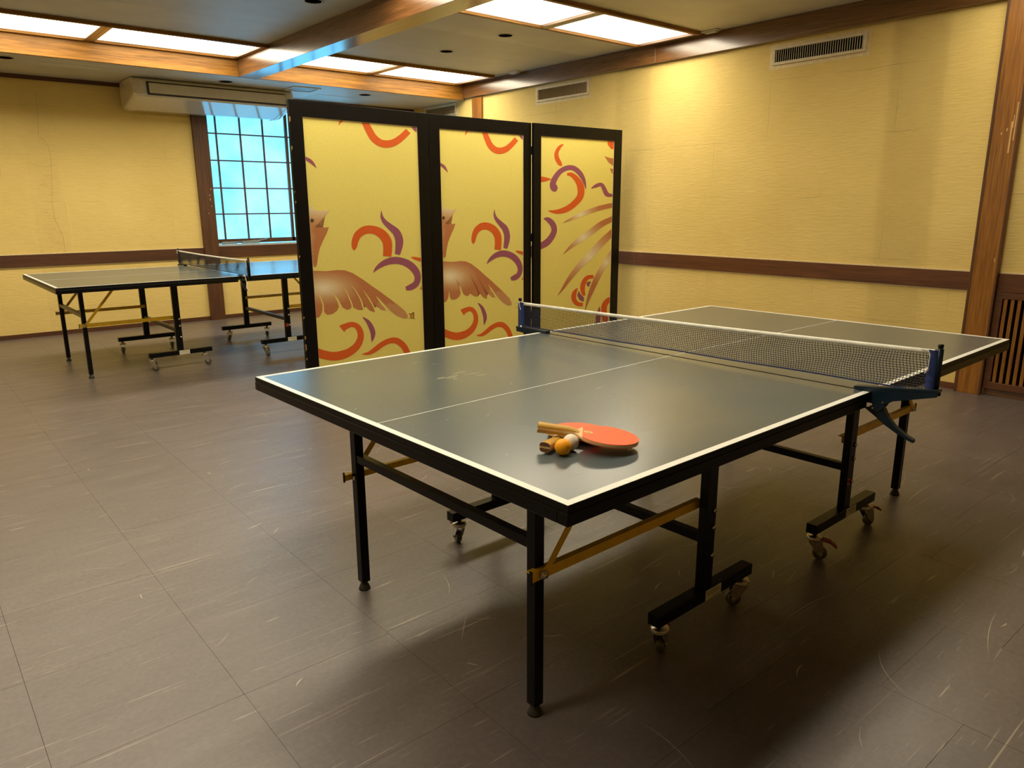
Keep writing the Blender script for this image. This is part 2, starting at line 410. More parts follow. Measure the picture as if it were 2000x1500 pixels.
# timber: beams, posts, rails  (trim_n)
def trim(n, a, b, m, bevel=.002): return struct(B(a, b).build('trim_%d' % n, m, None, bevel))
trim(1, (XL, 7.915, ZS-.008), (3.045, 7.951, ZC-.001), wood_x)           # fascia board, left bay
trim(2, (3.245, 7.915, ZS-.008), (XR-.05, 7.951, ZC-.001), wood_x)       # fascia board, right bay
trim(3, (3.045, YF, ZS-.012), (3.245, 7.951, ZC-.001), wood_y)           # big cross beam
trim(4, (XR-.055, 4.86, ZS+.012), (XR, 7.93, ZC-.001), wood_y)           # wall plate along right wall, far length
trim(5, (XR-.055, YF, ZS+.012), (XR, 4.858, ZC-.001), wood_y)            # wall plate, near length
trim(6, (2.915, YB-.045, 0), (3.085, YB+.0, ZS-.006), wood_z_dark)       # post left of window
trim(7, (XR-.06, 1.775, 0), (XR, 1.935, ZS+.012), wood_z)                # post on right wall
trim(8, (XR-.03, 7.57, 0), (XR, 7.76, ZS), wood_z)                       # narrow far post on right wall
trim(9, (XL, YB-.022, .737), (2.915, YB, .858), wood_x_dark)             # rail, back wall left
trim(10, (3.085, YB-.022, .737), (XR, YB, .866), wood_x_dark)            # rail under window
trim(11, (XR-.022, 5.03, .735), (XR, 7.57, .862), wood_y_dark)           # rail right wall pieces
trim(12, (XR-.022, 1.935, .735), (XR, 5.028, .862), wood_y_dark)
trim(13, (XR-.022, YF, .735), (XR, 1.775, .862), wood_y_dark)
trim(14, (XL, YB-.02, ZS-.045), (XR, YB, ZS-.0061), wood_x_dark)         # dark cornice strip
trim(15, (XR-.02, 7.76, .735), (XR, YB, .862), wood_y_dark)
trim(16, (XR-.068, 1.768, 0), (XR-.055, 1.782, ZS+.01), wood_z_dark)     # darker arris strips on the post
trim(17, (XR-.064, 1.926, 0), (XR-.055, 1.942, ZS+.01), wood_z_dark)
trim(18, (4.93, YB-.03, 0), (5.10, YB, ZS-.006), wood_z_dark)            # post right of window
struct(B((XL, YB-.014, 0), (2.915, YB, .045)).build('baseboard_back', wood_x_dark))
struct(B((3.085, YB-.014, 0), (XR, YB, .045)).build('baseboard_back', wood_x_dark))
struct(B((XR-.014, 1.942, 0), (XR, YB, .045)).build('baseboard_right', wood_y_dark))
# thin cream cover strips framing the wall cloth
cs = simple('cream_strip', (.80, .66, .36), .6)
for a, b_ in [((XR-.006, 1.942, .862), (XR, 7.57, .872)), ((XR-.006, 1.942, .722), (XR, 7.57, .735)), ((XR-.006, 1.942, .872), (XR, 1.955, 2.62)), ((XR-.006, 1.942, .05), (XR, 1.955, .72)), ((XR-.006, YF, .862), (XR, 1.768, .872))]:
    B(a, b_).build('cover_strip', cs, wr)
for a, b_ in [((XL, YB-.006, .858), (2.915, YB, .868)), ((XL, YB-.006, .725), (2.915, YB, .737))]:
    B(a, b_).build('cover_strip', cs, wb)
# pale scrapes on the right-hand post
sc_m = simple('bare_wood', (.70, .45, .18), .7); scr = MB()
for y, z0, z1, w_ in [(1.815, 1.66, 1.86, .0045), (1.796, 1.74, 1.98, .003), (1.808, 1.82, 1.90, .002), (1.84, 1.80, 1.82, .003), (1.87, 1.78, 1.795, .003), (1.80, .94, .97, .002)]:
    scr.box((XR-.0605, y-w_, z0), (XR-.0598, y+w_, z1))
scr.build('scrape_marks', sc_m, bpy.data.objects['trim_7'])
scr = MB()
for x, z, h in [(3.03, 1.45, .02), (3.035, 1.40, .025), (3.04, 1.33, .012), (3.05, 1.52, .02), (3.0, 1.25, .01)]: scr.box((x, YB-.0455, z), (x+.007, YB-.0448, z+h))
scr.build('chip_marks', sc_m, bpy.data.objects['trim_6'])

# ------------------------------------------------------------------ window
YW = YB+.10
win = struct(empty('window_1', (0, 0, 0)))
B((XJ0-.01, YW+.02, Z0), (XJ1, YW+.03, Z1)).build('backing_glass', pane_m, win)
xsb = [3.085, 3.222, 3.508, 3.787, 4.066]
xpan = [(3.085, 3.222), (3.222, 3.508), (3.508, 3.787), (3.787, 4.066), (4.10, 4.24), (4.24, 4.52), (4.52, 4.80), (4.80, XJ1)]
zb = [.945, 1.243, 1.546, 1.863, 2.168, Z1]
for a, b_ in xpan:
    for z0, z1 in zip(zb[:-1], zb[1:]):
        B((a+.001, YW+.006, z0+.001), (b_-.001, YW+.010, z1-.001)).build('pane', pane_m, win)
bar_m = wood('sash_wood', 2, (.045, .022, .014), (.12, .055, .03), .35)
for x in [3.222, 3.508, 3.787, 4.24, 4.52, 4.80]:
    B((x-.010, YW-.012, .945), (x+.010, YW+.012, Z1)).build('muntin', bar_m, win, .0015)
for z in zb[1:-1]: B((XJ0, YW-.008, z-.008), (XJ1, YW+.0115, z+.008)).build('muntin', bar_m, win, .0015)
B((4.066, YW-.02, .90), (4.10, YW+.014, Z1)).build('sash_stile', bar_m, win, .002)
B((XJ0, YW-.02, .895), (XJ1, YW+.014, .947)).build('sash_rail', bar_m, win, .002)
B((XJ0-.001, YB-.01, Z0-.0), (XJ1+.001, YW+.10, .885)).build('window_sill', sill_m, win, .002)
B((XJ0-.05, YW-.03, Z1-.03), (XJ1+.03, YW+.02, Z1+.02)).build('sash_head', bar_m, win)
hw = MB()
hw.box((3.16, YW-.045, .888), (3.34, YW-.022, .915)); hw.box((3.40, YW-.05, .888), (3.62, YW-.024, .918)); hw.bar((3.12, YW-.05, .90), (3.7, YW-.045, .93), .008, .006)
hw.bar((3.10, YW-.06, .895), (3.2, YW-.05, .905), .012, .012); hw.bar((3.6, YW-.05, .915), (3.72, YW-.05, .938), .008, .008)
hw.build('window_latch', simple('zinc', (.35, .42, .45), .35, .7), win, .001)

# ------------------------------------------------------------------ ceiling lights
def light(x0, x1, y0, y1, label, z=ZC, lm=None):
    t = empty('ceiling_light', ((x0+x1)/2, (y0+y1)/2, z-.03)); tag(t, label, 'ceiling light', 'recessed ceiling light panels')
    hx, hy = (x1-x0)/2, (y1-y0)/2
    MB().add([(-hx+.01, -hy+.01, .022), (-hx+.01, hy-.01, .022), (hx-.01, hy-.01, .022), (hx-.01, -hy+.01, .022)], [(0, 1, 2, 3)]).add(
        [(-hx+.01, -hy+.01, .0295), (-hx+.01, hy-.01, .0295), (hx-.01, hy-.01, .0295), (hx-.01, -hy+.01, .0295)], [(3, 2, 1, 0)]).build('diffuser', lm or lamp_m, t, 0, False)
    for a, b_, m in (((-hx-.022, hy-.02, 0), (hx+.022, hy+.02, .0295), wood_x), ((-hx-.022, -hy-.02, 0), (hx+.022, -hy+.02, .0295), wood_x),
                     ((-hx-.022, -hy+.02, .002), (-hx+.022, hy-.02, .0295), wood_y), ((hx-.022, -hy+.02, .002), (hx+.022, hy-.02, .0295), wood_y)):
        B(a, b_).build('frame_strip', m, t, .002)
    return t
LY = [(7.17, 7.89), (4.30, 4.98), (1.43, 2.11), (-1.44, -.76)]
LX = [(-.87, .39), (.435, 1.68), (1.725, 3.02), (3.33, 4.515), (4.56, 5.74)]
names = {(0, 1): 'leftmost glowing ceiling panel in the photo, above the near fascia beam', (0, 2): 'glowing ceiling panel left of the big cross beam, reflecting window bars',
         (0, 3): 'far glowing ceiling panel right of the big cross beam', (0, 4): 'far glowing ceiling panel touching the right wall beam',
         (1, 3): 'near glowing ceiling panel at the top edge, beside the cross beam', (1, 4): 'near glowing ceiling panel at the top, ending at the right wall beam'}
OUT = {(2, 3): 'right bay ceiling panel out of frame above the big table, beside the cross beam', (2, 4): 'right bay ceiling panel out of frame above the big table, at the right wall', (0, 0): 'glowing ceiling panel by the low ceiling, one left of the photo edge', (1, 0): 'left bay ceiling panel out of frame, middle row, outer end', (1, 1): 'left bay ceiling panel out of frame, middle row, centre', (1, 2): 'left bay ceiling panel out of frame, middle row, touching the cross beam', (2, 0): 'left bay ceiling panel out of frame, near row, outer end', (2, 1): 'left bay ceiling panel out of frame, near row, centre', (2, 2): 'left bay ceiling panel out of frame, near row, touching the cross beam'}
for j, (y0, y1) in enumerate(LY[:3]):
    for i, (x0, x1) in enumerate(LX):
        light(x0, x1, y0, y1, names.get((j, i)) or OUT[(j, i)], lm=lamp_dim if (j == 2 and i > 2) else None)

# ------------------------------------------------------------------ small ceiling things
def downlight(x, y, z, label):
    t = empty('downlight', (x, y, z)); tag(t, label, 'downlight', 'round downlights in the ceiling')
    MB().lathe([(.074, 0), (.075, -.002), (.064, -.0025), (.062, -.0005)], 28).build('trim_ring', ac_white if z > 2.7 else vent_brown, t)
    MB().lathe([(0, -.0012), (.0625, -.0012)], 28).build('recess_shade', hole_black, t)  # flat black disc, painted as the shade inside an open recess
downlight(2.712, 5.483, ZC-.001, 'dark round downlight at the top edge, left of the cross beam')
downlight(4.534, 5.472, ZC-.001, 'dark round downlight nearest the near pair of light panels')
downlight(4.530, 6.372, ZC-.001, 'dark round downlight nearer the far pair of light panels')
downlight(1.086, 8.20, ZS-.007, 'dark round downlight at the left edge of the low ceiling')
downlight(3.055, 8.315, ZS-.007, 'dark round downlight above the air conditioner')
downlight(4.68, 8.27, ZS-.007, 'small round downlight above the left screen panel')
def sensor(x, y, label):
    t = empty('ceiling_sensor', (x, y, ZC)); tag(t, label, 'sensor', 'white sensors beside the right wall beam')
    MB().prism([(-.035, -.05), (.035, -.05), (.035, .11), (-.035, .11)], -.012, 0).build('sensor_base', white_plastic, t, .004)
    MB().prism([(-.025, -.03), (.025, -.03), (.025, .09), (-.025, .09)], -.022, -.012).build('sensor_lens', white_plastic, t, .004)
sensor(5.80, 4.17, 'white ceiling sensor box beside the near light panels'); sensor(5.79, 6.80, 'white ceiling sensor box beside the far light panels')
t = tag(empty('ceiling_hatch', (3.90, 8.29, ZS-.006), -.06), 'white framed square vent in the low ceiling, just right of the air conditioner', 'vent')
hm = MB(); h = .16
for a, b_ in (((-h, -h, -.012), (h, -h+.02, 0)), ((-h, h-.02, -.012), (h, h, 0)), ((-h, -h+.02, -.012), (-h+.02, h-.02, 0)), ((h-.02, -h+.02, -.012), (h, h-.02, 0))): hm.box(a, b_)
hm.build('hatch_frame', white_plastic, t, .002); B((-.125, -.125, -.006), (.125, .125, 0)).build('hatch_panel', simple('hatch_grey', (.30, .30, .30), .5), t)
for (x, y, hx, hy, lb) in ((4.47, 8.78, .25, .22, 'flush square access hatch in the low ceiling above the screen'), (1.62, 8.32, .26, .10, 'flush oblong access hatch in the low ceiling at the left')):
    t = tag(empty('access_hatch', (x, y, ZS-.006)), lb, 'access hatch')
    q = MB()
    for a, b_ in (((-hx, -hy, -.003), (hx, -hy+.012, 0)), ((-hx, hy-.012, -.003), (hx, hy, 0)), ((-hx, -hy+.012, -.003), (-hx+.012, hy-.012, 0)), ((hx-.012, -hy+.012, -.003), (hx, hy-.012, 0))): q.box(a, b_)
    q.build('hatch_frame', white_plastic if x > 3 else ceil_m, t); B((-hx+.014, -hy+.014, -.002), (hx-.014, hy-.014, 0)).build('hatch_panel', ceil_m, t)

# ------------------------------------------------------------------ wall vents
def vent(y0, y1, z0, z1, label, dark):
    t = empty('wall_vent', (XR, (y0+y1)/2, (z0+z1)/2)); tag(t, label, 'vent', 'slatted vents high on the right wall')
    hy, hz = (y1-y0)/2, (z1-z0)/2
    q = MB(); f = .022
    for a, b_ in (((-.018, -hy, -hz), (0, hy, -hz+f)), ((-.018, -hy, hz-f), (0, hy, hz)), ((-.018, -hy, -hz+f), (0, -hy+f, hz-f)), ((-.018, hy-f, -hz+f), (0, hy, hz-f))): q.box(a, b_)
    q.build('vent_frame', vent_cream, t, .002)
    B((-.002, -hy+f, -hz+f), (-.0005, hy-f, hz-f)).build('vent_backing', hole_black if dark else vent_brown, t)
    # plaster patch round the vent
    q = MB()
    for a, b_ in (((-.002, -hy-.03, -hz-.03), (0, hy+.03, -hz)), ((-.002, -hy-.03, hz), (0, hy+.03, hz+.02)), ((-.002, -hy-.03, -hz), (0, -hy, hz)), ((-.002, hy, -hz), (0, hy+.03, hz))): q.box(a, b_)
    q.build('plaster_patch', cs, t)
    n = 38; st = (2*(hy-f))/n; m0 = None
    for k in range(n):
        y = -hy+f+st*(k+.5)
        if m0 is None:
            m0 = MB().prism([(-.015, -st*.30), (-.012, -st*.34), (-.003, st*.1), (-.006, st*.14)], -hz+f, hz-f).build('slat', vent_cream, t); m0.location = (0, y, 0)
        else:
            c = m0.copy(); COL.objects.link(c); c.parent = t; c.location = (0, y, 0)
vent(2.875, 3.65, 2.450, 2.588, 'largest slatted wall vent, at the upper right', True)
vent(5.768, 6.575, 2.455, 2.603, 'slatted wall vent above the right screen panel', False)
vent(8.12, 8.84, 2.46, 2.60, 'farthest slatted wall vent, half hidden behind the screen top', False)

# ------------------------------------------------------------------ louvred panel right of the post
t = tag(empty('louvre_panel', (XR, 1.10, 0)), 'brown wooden grille of vertical slats below the rail, right of the post', 'grille')
q = MB(); q.box((-.03, -.667, .05), (0, .667, .10)); q.box((-.03, -.667, .69), (0, .667, .733)); q.box((-.03, .625, .10), (0, .667, .69)); q.box((-.03, -.667, .10), (0, -.625, .69))
q.build('grille_frame', wood_y_dark, t, .002)
B((-.004, -.667, .001), (0, .667, .05)).build('kick_board', wood_y, t)
B((-.003, -.625, .10), (-.001, .625, .69)).build('grille_backing', hole_black, t)
m0 = None
for k in range(30):
    y = .605-k*.0415
    if m0 is None: m0 = B((-.026, -.011, .10), (-.006, .011, .69)).build('slat', wood_z, t, .0015); m0.location = (0, y, 0)
    else: c = m0.copy(); COL.objects.link(c); c.parent = t; c.location = (0, y, 0)

# ------------------------------------------------------------------ air conditioner
t = tag(empty('air_conditioner', (2.19, 9.10, ZS-.011)), 'long white air conditioner hanging under the low ceiling above the window', 'air conditioner')
prof = [(-.03, 0), (-.545, 0), (-.575, -.02), (-.600, -.165), (-.57, -.185), (-.17, -.275), (-.05, -.275), (-.03, -.255)]
MB().prism(prof, .10, 1.62, 0).build('casing', ac_white, t, .006)
def capring(x, s, dz=0): return [(x, -.30+(p[0]+.30)*s, p[1]*s+dz) for p in prof]
def loft(rings):
    m_ = MB(); n = len(rings[0]); vs = [v for r in rings for v in r]
    fs = [(i*n+k, i*n+(k+1) % n, (i+1)*n+(k+1) % n, (i+1)*n+k) for i in range(len(rings)-1) for k in range(n)]
    fs += [tuple(range(n)), tuple(range((len(rings)-1)*n, len(rings)*n))]
    return m_.add(vs, fs)
loft([capring(.103, 1.02), capring(.06, 1.02), capring(.025, .98), capring(.006, .93), capring(0, .86)]).build('end_cap', ac_white, t, .003)
loft([capring(1.617, 1.02), capring(1.66, 1.02), capring(1.69, .98), capring(1.705, .93), capring(1.71, .86)]).build('end_cap', ac_white, t, .003)
# front louvre set in a dark slot on the sloping front face
MB().add([(.125, -.5815, -.035), (1.60, -.5815, -.035), (1.60, -.6035, -.168), (.125, -.6035, -.168)], [(0, 1, 2, 3)]).build('air_slot', ac_dark, t)
mt = Matrix.Translation((0, -.578, -.0)) @ Matrix.Rotation(math.radians(-9.3), 4, 'X')
B((.145, -.013, -.152), (1.592, .0, -.052)).build('front_flap', ac_white, t, .003).matrix_local = mt

# ------------------------------------------------------------------ table tennis tables
L2_, W2_ = 1.37, .7625
def caster(parent, x, y, ang, yaw_pedal=True, red=True, ztop=.112):
    c = empty('caster', (x, y, 0), math.radians(ang), parent)
    c2 = MB(); c2.lathe([(.0, ztop), (.009, ztop), (.009, .098), (.027, .096), (.029, .092), (.027, .088), (.029, .086), (.026, .080), (0, .080)], 20)
    for s in (-1, 1):
        c2.prism([(-.018, .084), (.026, .084), (.034, .060), (.034, .022), (.024, .018), (.014, .026), (-.010, .060), (-.020, .070)], s*.0165-.0012, s*.0165+.0012, 1)
    c2.tube([(.024, -.021, .027), (.024, .021, .027)], .005, 10)
    # caster itself must be a mesh part: rebuild under the empty's place
    o = c2.build('caster', chrome, parent); o.location = c.location; o.rotation_euler = c.rotation_euler
    bpy.data.objects.remove(c)
    rx = Matrix.Translation((.024, 0, .027)) @ Matrix.Rotation(math.pi/2, 4, 'X')
    MB().lathe([(.0, -.010), (.012, -.011), (.021, -.0115), (.0255, -.009), (.027, -.004), (.027, .004), (.0255, .009), (.021, .0115), (.012, .011), (0, .010)], 24, rx).build('wheel', grey_wheel, o)
    MB().lathe([(.019, -.0125), (.020, -.0125), (.020, .0125), (.019, .0125)], 24, rx).build('wheel_rim', chrome, o)
    if red:
        MB().prism([(.028, .088), (.058, .082), (.084, .062), (.082, .056), (.056, .074), (.028, .080)], -.015, .015, 1).build('brake_pedal', red_plastic, o, .0015)
    return o
def half(root, s, angs):
    """s = -1 near half, +1 far half"""
    def X(a, b): return (min(s*a, s*b), max(s*a, s*b))
    x0, x1 = X(.0062, L2_)
    top = B((x0, -W2_, .744), (x1, W2_, .7600)).build('tabletop', table_m, root)
    e = MB(); z0, z1 = .7435, .7603; d = .0012
    e.box((x0-d, -W2_-d, z0), (x1+d, -W2_, z1-.0008)); e.box((x0-d, W2_, z0), (x1+d, W2_+d, z1-.0008)); e.box((x0-d, -W2_, z0), (x0, W2_, z1-.0008)); e.box((x1, -W2_, z0), (x1+d, W2_, z1-.0008))
    e.build('edge_band', black_edge, top)
    ln = MB(); zt = .7600; zh = .7604
    a0, a1 = X(.0062, L2_)
    ln.box((a0, -W2_, zt), (a1, -W2_+.02, zh)); ln.box((a0, W2_-.02, zt), (a1, W2_, zh))
    o0, o1 = X(L2_-.02, L2_); ln.box((o0, -W2_+.02, zt), (o1, W2_-.02, zh))
    ln.build('boundary_line', white_line, top)
    c0, c1 = X(.0062, L2_-.02)
    ya, yb = (.004, .012) if s > 0 else (-.014, .014)
    yo, yi = (ya, yb) if s < 0 else (-.003, .014)
    xa, xb = (s*(L2_-.02), s*.004)
    MB().add([(xa, yo-.0015, zh), (xb, yi-.0015, zh), (xb, yi+.0015, zh), (xa, yo+.0015, zh), (xa, yo-.0015, zt), (xb, yi-.0015, zt), (xb, yi+.0015, zt), (xa, yo+.0015, zt)],
             [(0, 1, 2, 3), (0, 4, 5, 1), (3, 2, 6, 7)]).build('centre_line', white_line, top)
    fr = MB(); i = -.003
    f0, f1 = X(.03, L2_-i)
    fr.box((f0, -W2_+i, .714), (f1, -W2_+i+.03, .7425)); fr.box((f0, W2_-i-.03, .714), (f1, W2_-i, .7425))
    g0, g1 = X(L2_-i-.03, L2_-i); fr.box((g0, -W2_+i+.03, .714), (g1, W2_-i-.03, .7425))
    g0, g1 = X(.03, .06); fr.box((g0, -W2_+i+.03, .714), (g1, W2_-i-.03, .7425))
    g0, g1 = X(.465, .495); fr.box((g0, -W2_+i+.03, .718), (g1, W2_-i-.03, .7425))
    fr.build('apron_frame', black_metal, root, .0022)
    lx = s*1.164
    for y in (-.449, .449):
        lg = B((lx-.016, y-.016, .031), (lx+.016, y+.016, .742)).build('leg', black_metal, root, .0015)
        MB().lathe([(0, .036), (.009, .035), (.009, .028), (.012, .025), (.020, .006), (.0215, .0), (0, 0)], 16, Matrix.Translation((lx, y, 0))).build('levelling_foot', dark_rubber, lg)
        MB().lathe([(0, .004), (.007, .004), (.008, 0), (0, 0)], 6, Matrix.Translation((lx+s*.016, y, .425)) @ Matrix.Rotation(s*math.pi/2, 4, 'Y')).build('bolt', chrome, lg)
        # corner block under the top where leg meets frame
    B((lx-.013, -.433, .485), (lx+.013, .433, .513)).build('leg_crossbar', black_metal, root, .0012)
    hx = s*.483
    for sy in (-1, 1):
        y = sy*.507
        hp = B((hx-.025, y-.015, .14), (hx+.025, y+.015, .742)).build('wheel_post', black_metal, root, .0015)
        for z in (.414, .356, .262):
            MB().lathe([(0, .006), (.008, .006), (.0095, 0), (0, 0)], 6, Matrix.Translation((hx+.013, y+sy*.015, z)) @ Matrix.Rotation(-sy*math.pi/2, 4, 'X')).build('bolt', chrome, hp)
        xo, xi = X(.225, .735)
        wbb = B((xo, y-.021, .112), (xi, y+.021, .15)).build('wheel_bar', black_metal, root, .0015)
        if sy < 0:
            stx = hx+.03
            lab = B((stx-.045, y-.0222, .1135), (stx+.04, y-.021, .1485)).build('sticker', sticker, wbb); lab['label'] = 'white sticker with small print'
            q = MB(); r2 = random.Random(5)
            for zz, a_, b_ in ((.139, stx-.036, stx+.03), (.131, stx-.038, stx+.032), (.1195, stx-.004, stx+.032)):
                xx = a_
                while xx < b_:
                    w_ = r2.uniform(.0022, .004)
                    q.box((xx, y-.0226, zz-.0018), (xx+w_*.35, y-.0222, zz+.0018)); q.box((xx, y-.0226, zz+.0008), (xx+w_*.85, y-.0222, zz+.0016))
                    if r2.random() < .6: q.box((xx, y-.0226, zz-.0018), (xx+w_*.8, y-.0222, zz-.0011))
                    xx += .0046
            q.build('printed_text', ink, wbb)
            if s > 0:
                q = MB(); q.box((hx-.020, y-.0158, .267), (hx+.004, y-.015, .277)); q.box((hx-.022, y-.0158, .250), (hx+.002, y-.015, .260))
                q.build('red_sticker', simple('sticker_red', (.6, .06, .03), .5), hp)
        # yellow tie from leg to wheel post with its folding strut
        yb_ = sy*.476
        xs0, xs1 = s*1.205, s*.478
        ti = MB(); ti.box((min(xs0, xs1), yb_-.002, .412), (max(xs0, xs1), yb_+.002, .440)); ti.box((min(xs0, xs1), min(yb_, yb_-sy*.018), .437), (max(xs0, xs1), max(yb_, yb_-sy*.018), .440))
        tie = ti.build('tie_bar', yellow_paint, root, .0006)
        tie['label'] = 'yellow tie bar'
        B((xs0-.002, yb_-.004, .408), (xs0+.002, yb_+.004, .444)).build('end_cap', black_edge, tie)
        st = MB(); yy = yb_+sy*.006
        pts = [(s*1.168, .424), (s*1.140, .452), (s*1.128, .468), (s*.915, .722)]
        for (a, b_), (c2, d2) in zip(pts[:-1], pts[1:]): st.bar((a, yy, b_), (c2, yy, d2), .003, .020, (0, 1, 0)) if False else st.bar((a, yy, b_), (c2, yy, d2), .020, .003, (0, 1, 0))
        st.build('folding_strut', yellow_paint, root, .0005)['label'] = 'yellow folding strut'
        MB().lathe([(0, .010), (.007, .010), (.009, .002), (.013, .002), (.013, 0), (0, 0)], 12, Matrix.Translation((s*1.166, yy+sy*.0015, .426)) @ Matrix.Rotation(-sy*math.pi/2, 4, 'X')).build('pivot_bolt', chrome, tie)
    g0 = hx
    B((g0-.014, -.492, .303), (g0+.014, .492, .333)).build('wheel_crossbar', black_metal, root, .0012)
    for (x, y, a, red) in angs: caster(root, x, y, a, True, red)
def make_table(name, label, loc, rz, sets):
    root = tag(empty(name, loc, rz), label, 'table', 'ping pong tables')
    half(root, -1, sets[0]); half(root, 1, sets[1])
    return root
T1 = ((2.3163, 1.7688, 0), math.radians(1.246)); T2 = ((2.2952, 7.0612, 0), math.radians(.29))
tb1 = make_table('ping_pong_table', 'large dark blue ping pong table in the foreground with paddles on it', T1[0], T1[1],
    [[(-.700, -.507, 25, True), (-.255, -.507, 138, True), (-.690, .507, 70, True), (-.262, .507, 40, True)],
     [(.257, -.507, -60, True), (.705, -.507, -16, True), (.262, .507, 120, True), (.700, .507, 60, True)]])
tb2 = make_table('ping_pong_table', 'ping pong table at the back by the window, half hidden by the screen', T2[0], T2[1],
    [[(-.716, -.512, -30, False), (-.29, -.512, -20, False), (-.700, .512, 80, False), (-.262, .512, 80, False)],
     [(.262, -.507, -80, False), (.700, -.507, 60, False), (.30, .507, 100, False), (.69, .507, 70, False)]])
# handprints on the big table, matte smudges
hp_ = MB()
for (cx_, cy_, rx_, ry_, rot) in [(-.86, .30, .035, .012, .3), (-.80, .335, .035, .013, .2), (-.775, .29, .04, .014, .1), (-.765, .255, .03, .010, -.2), (-.87, .27, .02, .008, .8), (-.90, .31, .02, .01, .1)]:
    vs = [(cx_+rx_*math.cos(a)*math.cos(rot)-ry_*math.sin(a)*math.sin(rot), cy_+rx_*math.cos(a)*math.sin(rot)+ry_*math.sin(a)*math.cos(rot), .7602) for a in [2*math.pi*k/18 for k in range(18)]]
    hp_.add(vs, [tuple(range(18))])
hp_.build('smudge_marks', simple('smudge', (.17, .16, .085), .55), tb1)

sk = MB(); r4 = random.Random(11)
for k in range(34):
    x, y = r4.uniform(-1.33, -.1), r4.uniform(-.72, .72); a = r4.uniform(-.6, .9); l = r4.choice([.002, .003, .004, .012, .02]); h = .0007
    dx, dy = math.cos(a)*l, math.sin(a)*l
    sk.add([(x-dx, y-dy-h, .7602), (x+dx, y+dy-h*.3, .7602), (x+dx, y+dy+h*.3, .7602), (x-dx, y-dy+h, .7602)], [(0, 1, 2, 3)])
sk.build('scuff_marks', simple('scuff', (.42, .42, .36), .6), tb1)
